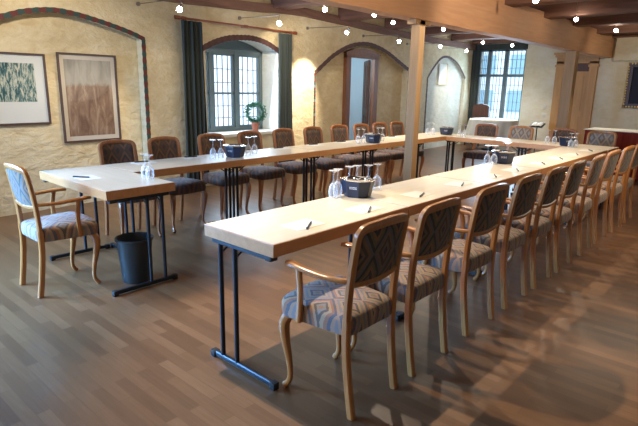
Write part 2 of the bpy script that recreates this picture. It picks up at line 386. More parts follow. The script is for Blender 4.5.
# far wall with its window, south and east walls
def FWL(s, z, n=0.0): return Vector((s, YF+n, z))
W2 = (-4.80, -3.54, 0.50, 2.44)
bm = bmesh.new(); h = (W2[0], W2[1], lambda s: W2[2], lambda s: W2[3])
wall_with_holes(bm, FWL, -6.0, XE, 0, H, [h]); reveal(bm, FWL, h, 0.30)
struct('wall_back', bm, M['plaster_far'], 'cream far wall with the tall window and panelled door')
bm = bmesh.new(); wall_with_holes(bm, lambda s, z, n: Vector((s, YS, z)), -6.0, XE, 0, H, [])
struct('wall_front', bm, M['plaster'], 'wall behind the viewpoint')
bm = bmesh.new(); wall_with_holes(bm, lambda s, z, n: Vector((XE, s, z)), YS, YF+.1, 0, H, [])
struct('wall_right', bm, M['plaster_far'], 'right wall of the room')
# plaster bulkhead on the far wall right of the beam
bm = bmesh.new(); box(bm, -1.54, XE-0.01, YF-0.14, YF+0.01, 2.10, 2.60); box(bm, -1.54, XE-0.01, YF-0.18, YF, 2.57, 2.66)
struct('trim_bulkhead', bm, M['plaster_far'], 'plastered ledge under the ceiling on the far wall', 'trim')

# painted bands round the arches
def band(path, w_, mats, name, label, pattern, nseg, n0=-0.004):
    bm = bmesh.new(); pts = [LW(s, z, 0) for s, z in path]
    L = [0]
    for a, b in zip(pts, pts[1:]): L.append(L[-1]+(b-a).length)
    def at(d):
        for i in range(len(L)-1):
            if d <= L[i+1]+1e-9: k = (d-L[i])/max(L[i+1]-L[i], 1e-9); return pts[i].lerp(pts[i+1], k)
        return pts[-1]
    K = nseg*3; rows = []
    for i in range(K+1):
        d = L[-1]*i/K; p = at(d); t = (at(min(d+0.01, L[-1]))-at(max(d-0.01, 0))).normalized()
        nv = Vector((1, 0.047, 0)).normalized(); side = nv.cross(t).normalized()
        ww = w_*(1+0.10*math.sin(i*1.7)); o = nv*0.006
        rows.append([bm.verts.new(p+side*e*ww/2+o*k) for e, k in ((-1, 0), (-1, 1), (1, 1), (1, 0))])
    for i in range(K):
        for k in range(4):
            bm.faces.new((rows[i][k], rows[i][(k+1) % 4], rows[i+1][(k+1) % 4], rows[i+1][k])).material_index = pattern(i//3)
    struct(name, bm, mats, label, 'trim')
def arch_path(f, a, b, left_down=None, right_down=None):
    P = []
    if left_down is not None: P += [(a, left_down+(f(a)-left_down)*i/6) for i in range(6)]
    P += [(a+(b-a)*i/30, f(a+(b-a)*i/30)) for i in range(31)]
    if right_down is not None: P += [(b, f(b)+(right_down-f(b))*(i+1)/6) for i in range(6)]
    return P
band(arch_path(f1, A1[0][0], A1[-1][0], 0.0, 0.0), 0.052, [M['red'], M['green']], 'trim_1', 'red and green checkered painted band around the picture niche', lambda i: i % 2, 84)
band(arch_path(f2, 2.86, 4.38), 0.075, [mat('band_wine', (0.085, 0.033, 0.03), 0.8), M['band_brown']], 'trim_2', 'dark red and brown painted band over the arched window', lambda i: i % 2, 26)
band(arch_path(f3, 5.27, 8.42), 0.072, [M['band_brown']], 'trim_3', 'dark brown painted band over the door niche', lambda i: 0, 30)
band([(5.27, 1.65-1.65*i/10) for i in range(11)], 0.045, [M['red'], M['green'], M['window_paint']], 'trim_4', 'thin checkered painted line down the left side of the door niche', lambda i: (0, 1, 0, 1, 2)[i % 5], 34)
band(arch_path(f4, 9.32, 11.36, 0.0, None), 0.05, [M['band_brown']], 'trim_5', 'thin dark painted line around the grey niche', lambda i: 0, 40)

# ceiling joists, wall plate, main beam and posts
def timber(name, x0, x1, y0, y1, z0, z1, m, label, cat='beam', jit=0.006, n=14):
    bm = bmesh.new(); L = 'x' if (x1-x0) > (y1-y0) else 'y'; rings = []
    for i in range(n+1):
        k = i/n; dy = random.uniform(-jit, jit); dz = random.uniform(-jit, jit)
        if L == 'x': P = [(x0+(x1-x0)*k, y, z) for y, z in ((y0+dy, z0+dz), (y1+dy, z0+dz), (y1+dy, z1), (y0+dy, z1))]
        else: P = [(x, y0+(y1-y0)*k, z) for x, z in ((x0+dy, z0+dz), (x1+dy, z0+dz), (x1+dy, z1), (x0+dy, z1))]
        rings.append([bm.verts.new(p) for p in P])
    for a, b_ in zip(rings, rings[1:]):
        for k in range(4): bm.faces.new((a[k], a[(k+1) % 4], b_[(k+1) % 4], b_[k]))
    bm.faces.new(rings[0]); bm.faces.new(rings[-1][::-1])
    bmesh.ops.bevel(bm, geom=[e for e in bm.edges if len(e.link_faces) == 2 and e.calc_face_angle(0) > 1.0], offset=0.008, segments=1, affect='EDGES')
    return struct(name, bm, m, label, cat)
JY = [-2.0, -0.45, 1.10, 2.60, 4.19, 5.85, 7.38, 8.85, 10.35, 11.55]
for i, y in enumerate(JY):
    timber('ceiling_joist_beam', -4.34-0.047*y, XE, y, y+0.30, 2.57, H, M['joist'], 'dark brown ceiling joist crossing the room above the main beam', 'beam', 0.012)
BX0, BX1 = -1.80, -1.61
timber('ceiling_beam', BX0, BX1, -3.4, 11.78, 2.17, 2.65, M['beam_light'], 'massive orange wooden main beam running the length of the room', 'beam', 0.004, 40)
# wall plate: bowed old timber along the left wall
bm = bmesh.new(); rings = []
PZ = interp([(-3.5, 2.40), (2.25, 2.43), (2.87, 2.44), (3.77, 2.48), (4.87, 2.53), (5.74, 2.51), (6.46, 2.49), (7.47, 2.45), (11.7, 2.42)])
for i in range(46):
    s = -3.4+i*0.335
    if s > 11.75: break
    z = PZ(s)+random.uniform(-0.006, 0.006)
    rings.append([bm.verts.new(LW(s, zz, nn)) for zz, nn in ((z, 0.0), (z, -0.07), (z+0.125, -0.07), (z+0.125, 0.0))])
for a, b_ in zip(rings, rings[1:]):
    for k in range(4): bm.faces.new((a[k], a[(k+1) % 4], b_[(k+1) % 4], b_[k]))
bm.faces.new(rings[0]); bm.faces.new(rings[-1][::-1])
struct('wall_plate_beam', bm, M['plate'], 'bowed weathered beam along the top of the left wall', 'beam')
def post(cx, cy, wd, label, capital):
    bm = bmesh.new(); box(bm, cx-wd/2, cx+wd/2, cy-wd/2, cy+wd/2, 0, 2.17, bevel=0.006)
    o = struct('pillar', bm, M['post_wood'], label, 'post')
    if capital:
        bm = bmesh.new(); box(bm, cx-wd*0.5, cx+wd*0.5, cy-wd*1.3, cy+wd*1.5, 2.12, 2.169, bevel=0.004)
        struct('bracket', bm, M['post_wood'], parent=o)
post(-1.68, 3.79, 0.112, 'slim square wooden post under the beam between the table rows', True)
post(-1.68, 9.25, 0.19, 'thick yellowish wooden post under the far end of the beam', False)

# ------------------------------------------------------------ windows
def window_left():
    root = tag(bpy.data.objects.new('window_1', None), 'arched blue-grey casement window with leaded panes in the left wall', 'window', kind='structure'); COL.objects.link(root)
    d = 0.40; s0, s1, z0, z1 = 2.93, 4.36, SILL, 1.93
    bm = bmesh.new()
    def bar(a, b, c, e, n0, n1): box(bm, a, b, 0, 1, c, e) if False else mkbox(bm, a, b, c, e, n0, n1)
    bar(s0, s0+0.06, z0, z1, d-0.03, d+0.04); bar(s1-0.06, s1, z0, z1, d-0.03, d+0.04)
    bar(s0, s1, z0, z0+0.06, d-0.03, d+0.04); bar(s0, s1, z1-0.05, z1+0.02, d-0.03, d+0.04)
    for c in (3.30, 3.80): bar(c-0.038, c+0.038, z0, z1, d-0.035, d+0.05)
    # arched head board above the casements
    P = [LW(s0+(s1-s0)*i/20, max(f2(s0+(s1-s0)*i/20), z1), d+0.02) for i in range(21)]; B = [LW(s0+(s1-s0)*i/20, z1, d+0.02) for i in range(21)]
    for i in range(20):
        try: bm.faces.new([bm.verts.new(x) for x in (B[i], B[i+1], P[i+1], P[i])])
        except ValueError: pass
    obj('window_frame', bm, M['window_paint'], root, False)
    for a, b in ((s0+.06, 3.255), (3.345, 3.755), (3.845, s1-.06)):
        bm = bmesh.new()
        for (c, e) in ((a, a+.025), (b-.025, b)): mkbox(bm, c, e, z0+.06, z1-.05, d-.02, d+.03)
        for (c, e) in ((z0+.06, z0+.085), (z1-.075, z1-.05)): mkbox(bm, a, b, c, e, d-.02, d+.03)
        mkbox(bm, a, b, 1.285, 1.315, d-.02, d+.03)
        sash = obj('window_sash', bm, M['window_paint'], root, False)
        bm = bmesh.new(); mkbox(bm, a+.025, b-.025, z0+.085, z1-.075, d+.008, d+.012); obj('window_pane', bm, M['pane'], sash, False)
        bm = bmesh.new(); k = 3 if b-a > .35 else 2
        for i in range(1, k+1): x = a+(b-a)*i/(k+1); mkbox(bm, x-.006, x+.006, z0+.085, z1-.075, d+.002, d+.018)
        for z in (0.93, 1.11, 1.46, 1.66): mkbox(bm, a+.02, b-.02, z-.006, z+.006, d+.002, d+.018)
        obj('window_muntin', bm, M['lead'], sash, False)
    bm = bmesh.new(); mkbox(bm, 2.86, 4.42, SILL-0.04, SILL+0.004, -0.05, d-0.03); obj('window_sill', bm, M['white_cloth'], root, False)
def mkbox(bm, s0, s1, z0, z1, n0, n1, F=None):
    F = F or LW
    v = [bm.verts.new(F(*p)) for p in ((s0,z0,n0),(s1,z0,n0),(s1,z0,n1),(s0,z0,n1),(s0,z1,n0),(s1,z1,n0),(s1,z1,n1),(s0,z1,n1))]
    for f in ((0,3,2,1),(4,5,6,7),(0,1,5,4),(1,2,6,5),(2,3,7,6),(3,0,4,7)): bm.faces.new([v[i] for i in f])
window_left()
def window_far():
    root = tag(bpy.data.objects.new('window_2', None), 'tall bluish casement window with leaded panes in the far wall', 'window', kind='structure'); COL.objects.link(root)
    s0, s1, z0, z1 = W2; d = 0.10; F = FWL
    bm = bmesh.new()
    for a, b, c, e in ((s0, s0+.05, z0, z1), (s1-.05, s1, z0, z1), (s0, s1, z0, z0+.05), (s0, s1, z1-.05, z1), (-4.56, -4.46, z0, z1), (-4.11, -4.01, z0, z1)): mkbox(bm, a, b, c, e, d-.03, d+.04, F)
    mkbox(bm, s0, s1, 1.76, 1.82, d-.04, d+.04, F)
    obj('window_frame', bm, M['window_paint'], root, False)
    for a, b in ((s0+.05, -4.56), (-4.46, -4.11), (-4.01, s1-.05)):
        bm = bmesh.new(); mkbox(bm, a, b, z0+.05, z1-.05, d+.0, d+.004, F); pn = obj('window_pane', bm, M['pane'], root, False)
        bm = bmesh.new(); k = 3
        for i in range(1, k+1): x = a+(b-a)*i/(k+1); mkbox(bm, x-.006, x+.006, z0+.05, z1-.05, d-.008, d+.01, F)
        for z in [0.5+.21*j for j in range(1, 9)]: mkbox(bm, a, b, z-.006, z+.006, d-.008, d+.01, F)
        obj('window_muntin', bm, M['lead'], pn, False)
    bm = bmesh.new(); mkbox(bm, s0-.05, s1+.02, 2.42, 2.56, -.06, .02, F); obj('pelmet_board', bm, M['curtain'], root, False)
window_far()
# houses across the street seen through the two windows
bm = bmesh.new(); box(bm, -12, 2, 26, 34, -3, 4.2)
hs = obj('neighbouring_house', bm, mat('house_render', (0.85, 0.90, 0.93), 0.8), None, False); tag(hs, 'pale building seen across the street through the far window', 'building')
bm = bmesh.new()
for i in range(8):
    for j in range(3): box(bm, -11.4+i*1.6, -10.6+i*1.6, 25.95, 25.99, -1.5+j*1.8, -0.4+j*1.8)
obj('house_windows', bm, mat('house_glass', (0.30, 0.50, 0.60), 0.2), hs, False); hs.children[0].name = 'house_window'; hs.children[0]['kind'] = 'stuff'
# light switches and panel niche
bm = bmesh.new(); box(bm, -2.99, -2.90, YF-.012, YF, 1.00, 1.09, bevel=.003); o = obj('light_switch', bm, M['switch']); tag(o, 'upper white light switch beside the panelled far door', 'light switch')
bm = bmesh.new(); box(bm, -2.98, -2.89, YF-.012, YF, .80, .89, bevel=.003); o = obj('power_socket', bm, M['switch']); tag(o, 'lower white wall socket beside the panelled far door', 'socket')
bm = bmesh.new(); mkbox(bm, 9.98, 10.38, 1.54, 2.01, 0.05, 0.08); pb = obj('wall_panel', bm, M['plaster_white'], None, False); tag(pb, 'small pale panel hanging in the grey arched niche', 'wall panel')
bm = bmesh.new()
mkbox(bm, 10.38, 10.42, 1.52, 2.03, 0.04, 0.08); mkbox(bm, 9.96, 10.42, 1.52, 1.54, .04, .08)
obj('panel_edge', bm, M['plaster'], pb, False)

# ------------------------------------------------------------ doors
def door_in_niche():
    root = tag(bpy.data.objects.new('door_1', None), 'brown framed doorway with half open dark door in the arched niche', 'door', kind='structure'); COL.objects.link(root)
    bm = bmesh.new(); n0, n1 = 0.06, 0.145; top = interp([(6.22, 2.06), (6.5, 2.13), (6.8, 2.155), (7.1, 2.13), (7.38, 2.06)])
    mkbox(bm, 6.26, 6.40, 0, 2.0, n0, n1); mkbox(bm, 7.20, 7.34, 0, 2.0, n0, n1); mkbox(bm, 6.26, 7.34, 1.97, 2.06, n0, n1)
    for i in range(16):
        a, b = 6.22+1.16*i/16, 6.22+1.16*(i+1)/16
        v = [bm.verts.new(LW(*p)) for p in ((a, 2.04, n0-.02), (b, 2.04, n0-.02), (b, top(b), n0-.02), (a, top(a), n0-.02), (a, 2.04, n1), (b, 2.04, n1), (b, top(b), n1), (a, top(a), n1))]
        for f in ((0,1,2,3),(4,7,6,5),(0,4,5,1),(3,2,6,7)): bm.faces.new([v[k] for k in f])
    obj('door_frame', bm, M['door_frame'], root, False)
    # leaf opened into the passage, hinged on the right
    bm = bmesh.new()
    a = Vector(LW(7.17, 0, 0.17)); dirv = Vector((-0.70, 0.71, 0)).normalized(); nrm = Vector((-0.71, -0.70, 0)).normalized()
    def L(u, z, t): return a+dirv*u+nrm*t+Vector((0, 0, z))
    for u0, u1, z0, z1, t0, t1 in ((0, .76, 0, 1.96, -.02, .02), (.10, .34, .15, .85, .02, .03), (.42, .66, .15, .85, .02, .03), (.10, .34, 1.0, 1.85, .02, .03), (.42, .66, 1.0, 1.85, .02, .03)):
        v = [bm.verts.new(L(*p)) for p in ((u0,z0,t0),(u1,z0,t0),(u1,z0,t1),(u0,z0,t1),(u0,z1,t0),(u1,z1,t0),(u1,z1,t1),(u0,z1,t1))]
        for f in ((0,3,2,1),(4,5,6,7),(0,1,5,4),(1,2,6,5),(2,3,7,6),(3,0,4,7)): bm.faces.new([v[k] for k in f])
    obj('door_leaf', bm, M['door_dark'], root, False)
    # passage behind
    bm = bmesh.new()
    def q(*ps): bm.faces.new([bm.verts.new(LW(*p)) for p in ps])
    D = 1.5; n = .142; s0, s1 = 6.0, 7.3
    q((s0, 0, D), (s1+.6, 0, D), (s1+.6, 2.3, D), (s0, 2.3, D)); q((s0, 0, n), (s0, 0, D), (s0, 2.3, D), (s0, 2.3, n)); q((s1+.6, 0, n), (s1+.6, 0, D), (s1+.6, 2.3, D), (s1+.6, 2.3, n))
    q((s0, 2.3, n), (s1+.6, 2.3, n), (s1+.6, 2.3, D), (s0, 2.3, D)); q((s0, 0, n), (s1+.6, 0, n), (s1+.6, 0, D), (s0, 0, D))
    struct('wall_passage', bm, mat('passage_paint', (0.55, 0.62, 0.66), 0.8), 'pale walls of the passage behind the niche door')
    d = bpy.data.lights.new('passage_light', 'POINT'); d.energy = 20; d.color = (0.68, 0.86, 1.0); d.shadow_soft_size = .15
    lo = bpy.data.objects.new('passage_light', d); COL.objects.link(lo); lo.location = LW(6.3, 1.9, .8)
door_in_niche()
def far_door():
    root = tag(bpy.data.objects.new('door_2', None), 'brown wooden door with pilasters and cornice in the far wall', 'door', kind='structure'); COL.objects.link(root)
    s0, s1 = -2.76, -1.86; F = FWL
    bm = bmesh.new()
    mkbox(bm, s0, s0+.17, 0, 2.10, -.10, .0, F); mkbox(bm, s1-.17, s1, 0, 2.10, -.10, .0, F); mkbox(bm, s0, s1, 2.06, 2.22, -.10, .0, F)
    mkbox(bm, s0-.03, s1+.03, 2.20, 2.25, -.15, 0, F); mkbox(bm, s0-.05, s1+.05, 2.25, 2.30, -.19, 0, F); mkbox(bm, s0-.02, s0+.19, 1.98, 2.03, -.12, 0, F); mkbox(bm, s1-.19, s1+.02, 1.98, 2.03, -.12, 0, F)
    obj('door_frame', bm, M['door_wood'], root, False)
    bm = bmesh.new(); mkbox(bm, s0+.17, s1-.17, 0, 1.88, -.05, 0, F); mkbox(bm, s0+.27, s1-.27, .15, .85, -.062, -.05, F); mkbox(bm, s0+.27, s1-.27, 1.0, 1.75, -.062, -.05, F)
    lf = obj('door_leaf', bm, M['door_wood'], root, False)
    bm = bmesh.new(); mkbox(bm, s0+.17, s1-.17, 1.88, 2.06, -.03, 0, F); obj('transom_panel', bm, M['door_dark'], root, False)
    bm = bmesh.new(); sweep(bm, [(s0+.24, YF-.05, .95), (s0+.24, YF-.10, .95), (s0+.34, YF-.10, .95)], .01, 8); obj('door_handle', bm, M['gold'], lf)
far_door()

# ------------------------------------------------------------ curtains
def curtain(s0, s1, z0, z1, F, depth, folds, label, flare=0.0):
    bm = bmesh.new(); N = folds*8; rows = []
    for j in range(9):
        k = j/8; z = z1+(z0-z1)*k; row = []
        for i in range(N+1):
            u = i/N; c = (s0+s1)/2; ww = (s1-s0)*(1+flare*k)
            s = c+(u-.5)*ww; a = 0.022+0.010*k
            n = depth-a*math.sin(u*folds*2*PI+0.5*math.sin(3*k+u*5))-0.008*math.sin(u*17+k*2)
            row.append((s, z, n))
        rows.append(row)
    V = [[bm.verts.new(F(*p)) for p in r] for r in rows]; B = [[bm.verts.new(F(p[0], p[1], p[2]+0.008)) for p in r] for r in rows]
    for X in (V, B):
        for r, q in zip(X, X[1:]):
            for i in range(N): bm.faces.new((r[i], r[i+1], q[i+1], q[i]))
    for i in range(N): bm.faces.new((V[0][i], V[0][i+1], B[0][i+1], B[0][i])); bm.faces.new((V[-1][i], V[-1][i+1], B[-1][i+1], B[-1][i]))
    for j in range(8): bm.faces.new((V[j][0], V[j+1][0], B[j+1][0], B[j][0])); bm.faces.new((V[j][N], V[j+1][N], B[j+1][N], B[j][N]))
    o = obj('curtain', bm, M['curtain']); return tag(o, label, 'curtain')
curtain(2.49, 2.83, 0.06, 2.222, LW, -0.10, 5, 'dark green striped curtain hanging left of the arched window', 0.12)
curtain(4.28, 4.59, 0.06, 2.215, LW, -0.10, 5, 'dark green striped curtain hanging right of the arched window', 0.08)
curtain(-5.08, -4.70, 0.06, 2.55, FWL, -0.10, 4, 'dark green curtain in the corner left of the far window', 0.2)
rod = thing('curtain_rod', 'reddish wooden curtain pole over the arched window', 'curtain rod')
bm = bmesh.new(); sweep(bm, [LW(2.47, 2.245, -.10), LW(4.61, 2.245, -.10)], .014, 10); obj('pole', bm, M['rod'], rod)
for s in (2.45, 4.63):
    bm = bmesh.new(); e = 1 if s > 3 else -1
    sweep(bm, [LW(s-e*.02, 2.245, -.10), LW(s, 2.245, -.10), LW(s+e*.02, 2.245, -.10), LW(s+e*.045, 2.245, -.10), LW(s+e*.06, 2.245, -.10)], [.016, .024, .028, .022, .006], 10); obj('finial', bm, M['rod'], rod)
for s in (2.53, 3.60, 4.55):
    bm = bmesh.new(); sweep(bm, [LW(s, 2.245, 0), LW(s, 2.245, -.10)], .010, 8); sweep(bm, [LW(s-.03, 2.245, -.10), LW(s+.03, 2.245, -.10)], .021, 10); obj('bracket', bm, M['rod'], rod)

# ------------------------------------------------------------ pictures
def picture(s0, s1, z0, z1, F, n, fwid, mwid, art_m, mat_m, label, fm, art_z=None, name='framed_picture', dep=.03):
    r = thing(name, label, 'picture')
    bm = bmesh.new()
    for a, b, c, e in ((s0, s1, z0, z0+fwid), (s0, s1, z1-fwid, z1), (s0, s0+fwid, z0+fwid, z1-fwid), (s1-fwid, s1, z0+fwid, z1-fwid)): mkbox(bm, a, b, c, e, n-dep, n, F)
    obj('frame', bm, fm, r, False)
    bm = bmesh.new(); mkbox(bm, s0+fwid, s1-fwid, z0+fwid, z1-fwid, n-.012, n-.004, F); obj('mount', bm, mat_m, r, False)
    a0, a1 = s0+fwid+mwid, s1-fwid-mwid; b0, b1 = (z0+fwid+mwid, z1-fwid-mwid) if not art_z else art_z
    bm = bmesh.new(); mkbox(bm, a0, a1, b0, b1, n-.0135, n-.012, F); obj('print', bm, art_m, r, False)
    return r
M['mat_white'] = mat('white_mount', (0.62, 0.64, 0.62), 0.35, 0, **{'Coat Weight': 0.6, 'Coat Roughness': 0.03})
picture(0.03, 0.845, 0.965, 1.715, LW, 0.16, .022, .10, M['art_bark'], M['mat_white'], 'framed teal bark print on white mount, left of the brown picture', M['pic_frame'], (1.21, 1.61))
picture(0.975, 1.675, 0.74, 1.745, LW, 0.16, .020, .05, M['art_brown'], M['mat_board'], 'tall framed brown abstract print with grey sky, in the arched niche', M['pic_frame'])
pr = picture(-1.24, -0.2, 1.10, 2.06, FWL, 0, .09, .0, M['art_dark'], M['art_dark'], 'dark painting in a beaded gilt frame on the far wall', M['pic_frame'], dep=.06)
bm = bmesh.new()
for i in range(17):
    z = 1.12+i*.0575; bmesh.ops.create_uvsphere(bm, u_segments=8, v_segments=6, radius=.022, matrix=Matrix.Translation((-1.235, YF-.055, z)))
for i in range(18):
    x = -1.235+i*.0575
    for z in (1.12, 2.04): bmesh.ops.create_uvsphere(bm, u_segments=8, v_segments=6, radius=.022, matrix=Matrix.Translation((x, YF-.055, z)))
obj('gilt_beading', bm, M['gold'], pr)

# ------------------------------------------------------------ tables
TL, TW, TZ, TT = 1.109, 0.516, 0.74, 0.063
def make_table():
    """length along local x from 0 to TL, width along y from 0 to TW; sitters on the y=0 side"""
    r = thing('conference_table', 'conference table', 'table')
    bm = bmesh.new(); g = .001
    box(bm, g, TL-g, 0, TW, TZ-TT, TZ-.0015, 0, bevel=.003)
    box(bm, .006, TL-.006, .005, TW-.005, TZ-.003, TZ, 1)
    obj('tabletop', bm, [M['table_edge'], M['table_top']], r, False)
    for e in (0, 1):
        X = (lambda x: x) if e == 0 else (lambda x: TL-x)
        bm = bmesh.new()
        for y in (.30, .415):
            sweep(bm, [(X(.024), y, .03), (X(.024), y, TZ-TT-.004)], .0125, 10)
        sweep(bm, [(X(.024), .04, TZ-TT-.014), (X(.024), TW-.05, TZ-TT-.014)], (.014, .013), 8, 4)
        lg = obj('leg', bm, M['black_steel'], r)
        bm = bmesh.new(); sweep(bm, [(X(.024), .035, .022), (X(.024), .475, .022)], (.013, .015), 8, 4); ft = obj('foot_bar', bm, M['black_steel'], lg)
        for y in (.022, .488):
            bm = bmesh.new(); box(bm, X(.024)-.018, X(.024)+.018, y-.018, y+.018, 0, .038, bevel=.005); obj('foot_cap', bm, M['rubber'], lg)
        bm = bmesh.new()
        for y in (.30, .415): sweep(bm, [(X(.024), y, .60), (X(.14), y, TZ-TT-.006)], .005, 6)
        obj('brace', bm, M['black_steel'], lg)
        bm = bmesh.new(); box(bm, X(.024)-.022, X(.024)+.022, .02, .06, TZ-TT-.024, TZ-TT-.001, bevel=.003); obj('catch_block', bm, M['rubber'], r)
    return r
def tb(loc, rz, label, first=[None], group='conference tables of the meeting layout'):
    if first[0] is None:
        first[0] = make_table(); o = first[0]; o.location = loc; o.rotation_euler = (0, 0, rz)
    else: o = dup(first[0], loc, rz)
    o['label'] = label; o['group'] = group; return o
ordn = ['nearest', 'second nearest', 'middle', 'second farthest', 'farthest']
for i in range(5):   # right row: length along +Y, sitters at +X (y_local=0 at x=0)
    tb((0, i*TL*1.0035, 0), PI/2, f'beech-edged table, {ordn[i]} of the five in the long right-hand row')
XB, XFr = -2.7187, -2.2027
for i in range(5):   # left row: sitters at -X
    tb((XB, 0.535+(i+1)*TL, 0), -PI/2, f'beech-edged table, {ordn[i]} of the five in the row along the left wall')
tb((XB, 0.019, 0), 0, 'beech-edged end table with the armchair, set across the near end of the left row')
for i in range(2):
    tb((-2.2027+(i+1)*1.1095, 6.082, 0), PI, f'beech-edged table of the far cross row, {("beside the left row", "beside the right row")[i]}')
# sitters side of the far tables faces away from the camera (+Y)

# ------------------------------------------------------------ chairs
def rounded_rect(hx0, hx1, hy0, hy1, r, bow, n=6):
    """outline in xy; front edge at hx0 (half width hy0), rear at hx1 (half width hy1)"""
    P = []
    cs = [(hx0, hy0, PI/2, PI, 1), (hx0, -hy0, PI, 1.5*PI, 1), (hx1, -hy1, 1.5*PI, 2*PI, 1), (hx1, hy1, 0, PI/2, 1)]
    for cx, cy, a0, a1, _ in cs:
        ox = cx+(r if cx == hx0 else -r); oy = cy-math.copysign(r, cy)
        for i in range(n+1):
            a = a0+(a1-a0)*i/n; P.append((ox+r*math.cos(a), oy+r*math.sin(a)))
        if cx == hx0 and cy > 0:
            for i in range(1, 8):
                k = i/8; P.append((hx0-bow*math.sin(PI*k), oy+(-2*oy)*k))
    return P
def make_chair(name, label, arms, wood_m, seat_m, back_m, wf=1.0):
    r = thing(name, label, 'chair')
    # seat
    bm = bmesh.new(); out = rounded_rect(-.235, .165, .225*wf, .185*wf, .045, .022)
    cx = sum(p[0] for p in out)/len(out)
    rings = []
    for z, k in ((.376, .93), (.382, .98), (.41, 1.0), (.445, 1.0), (.462, .975), (.474, .91), (.482, .80), (.488, .60), (.491, .35)):
        rings.append([bm.verts.new((cx+(x-cx)*k, y*k, z)) for x, y in out])
    for a, b in zip(rings, rings[1:]):
        for i in range(len(a)): bm.faces.new((a[i], a[(i+1) % len(a)], b[(i+1) % len(a)], b[i]))
    bm.faces.new(rings[0][::-1]); bm.faces.new(rings[-1])
    obj('seat', bm, seat_m, r)
    # legs
    for s in (-1, 1):
        bm = bmesh.new(); y = s*wf
        P = catmull([(-.190, .192*y, .385), (-.212, .203*y, .335), (-.205, .201*y, .25), (-.186, .195*y, .15), (-.178, .193*y, .07), (-.190, .196*y, .03), (-.208, .200*y, .008)], 4)
        Rr = catmull([(.024, .024), (.026, .025), (.021, .021), (.0155, .0155), (.013, .013), (.0145, .0145), (.017, .0165)], 4)
        sweep(bm, P, [tuple(q) for q in Rr], 10, 2.6, (1, 0, 0)); obj('leg', bm, wood_m, r)
        bm = bmesh.new()
        P = catmull([(.190, .176*y, 0.0), (.166, .178*y, .16), (.150, .180*y, .32), (.150, .182*y, .46)], 4)
        sweep(bm, P, [(.018, .0165) for i in range(len(P))], 8, 4, (0, 1, 0)); obj('leg', bm, wood_m, r)
    # back frame: posts curving into an arched, bowed top rail
    hw = .180*wf
    def backp(y, z):   # rake and bow of the back
        k = max(0, (z-.46)/.42); bow = .024*(1-(y/hw)**2)*min(1, k*1.6)
        return (.150+.010*k+.040*k*k+bow, y, z)
    top = .876; rc = .045; path = []
    for i in range(7): path.append((-hw, .44+(top-rc-.44)*i/6))
    for i in range(1, 6): a = PI-(PI/2)*i/5; path.append((-hw+rc+rc*math.cos(a), top-rc+rc*math.sin(a)))
    for i in range(1, 8): u = i/8; path.append((-(hw-rc)+2*(hw-rc)*u, top+.010*math.sin(PI*u)))
    path += [(-y_, z_) for y_, z_ in path[:12]][::-1]
    bm = bmesh.new(); sweep(bm, [backp(y_, z_) for y_, z_ in path], (.019, .0155), 8, 3.5, (1, 0, 0))
    obj('back_frame', bm, wood_m, r)
    bm = bmesh.new(); sweep(bm, [backp(-hw+2*hw*i/10, .622-.012*math.sin(PI*i/10)) for i in range(11)], (.013, .012), 8, 3, (1, 0, 0)); obj('lower_rail', bm, wood_m, r)
    # upholstered back panel
    bm = bmesh.new(); NY, NZ = 14, 8; F_, Bk = [], []
    for j in range(NZ+1):
        rf, rb = [], []
        for i in range(NY+1):
            u, v = i/NY, j/NZ; y_ = (-1+2*u)*(hw-.008); z_ = .625+(.874-.625)*v
            if v > .8: y_ *= 1-.06*((v-.8)/.2)**2
            if v == 0: z_ -= .012*math.sin(PI*u)
            x_, yy, zz = backp(y_, z_); e = min(1, min(u, 1-u, v, 1-v)*7); pf = .016*math.sqrt(max(e, 0)) + .001
            rf.append(bm.verts.new((x_-pf, yy, zz))); rb.append(bm.verts.new((x_+pf*.8, yy, zz)))
        F_.append(rf); Bk.append(rb)
    for X in (F_, Bk):
        for a, b in zip(X, X[1:]):
            for i in range(NY): bm.faces.new((a[i], a[i+1], b[i+1], b[i]))
    for i in range(NY): bm.faces.new((F_[0][i], F_[0][i+1], Bk[0][i+1], Bk[0][i])); bm.faces.new((F_[-1][i], F_[-1][i+1], Bk[-1][i+1], Bk[-1][i]))
    for j in range(NZ): bm.faces.new((F_[j][0], F_[j+1][0], Bk[j+1][0], Bk[j][0])); bm.faces.new((F_[j][-1], F_[j+1][-1], Bk[j+1][-1], Bk[j][-1]))
    obj('backrest', bm, back_m, r)
    if arms:
        for s in (-1, 1):
            y = s*wf
            P = catmull([(.160, .182*y, .640), (.115, .205*y, .640), (.03, .219*y, .640), (-.07, .223*y, .646), (-.145, .216*y, .650), (-.188, .205*y, .646)], 5)
            Rr = catmull([(.012, .012), (.014, .0115), (.016, .0115), (.019, .012), (.021, .012), (.016, .010)], 5)
            bm = bmesh.new(); sweep(bm, P, [tuple(q) for q in Rr], 10, 2.8); obj('armrest', bm, wood_m, r)
            bm = bmesh.new(); P = catmull([(-.100, .222*y, .385), (-.092, .225*y, .45), (-.090, .225*y, .55), (-.105, .221*y, .642)], 4)
            sweep(bm, P, [(.0145, .012)]*len(P), 8, 3.2, (0, 1, 0)); obj('arm_post', bm, wood_m, r)
    return r
ords = ['first', 'second', 'third', 'fourth', 'fifth', 'sixth', 'seventh', 'eighth', 'ninth', 'tenth']
arm0 = make_chair('dining_armchair', 'x', True, M['beech_chair'], M['seat_fabric'], M['back_fabric'], .95)
RY = [.270, .765, 1.375, 1.92, 2.425, 2.92, 3.52, 4.05, 4.62, 5.15]
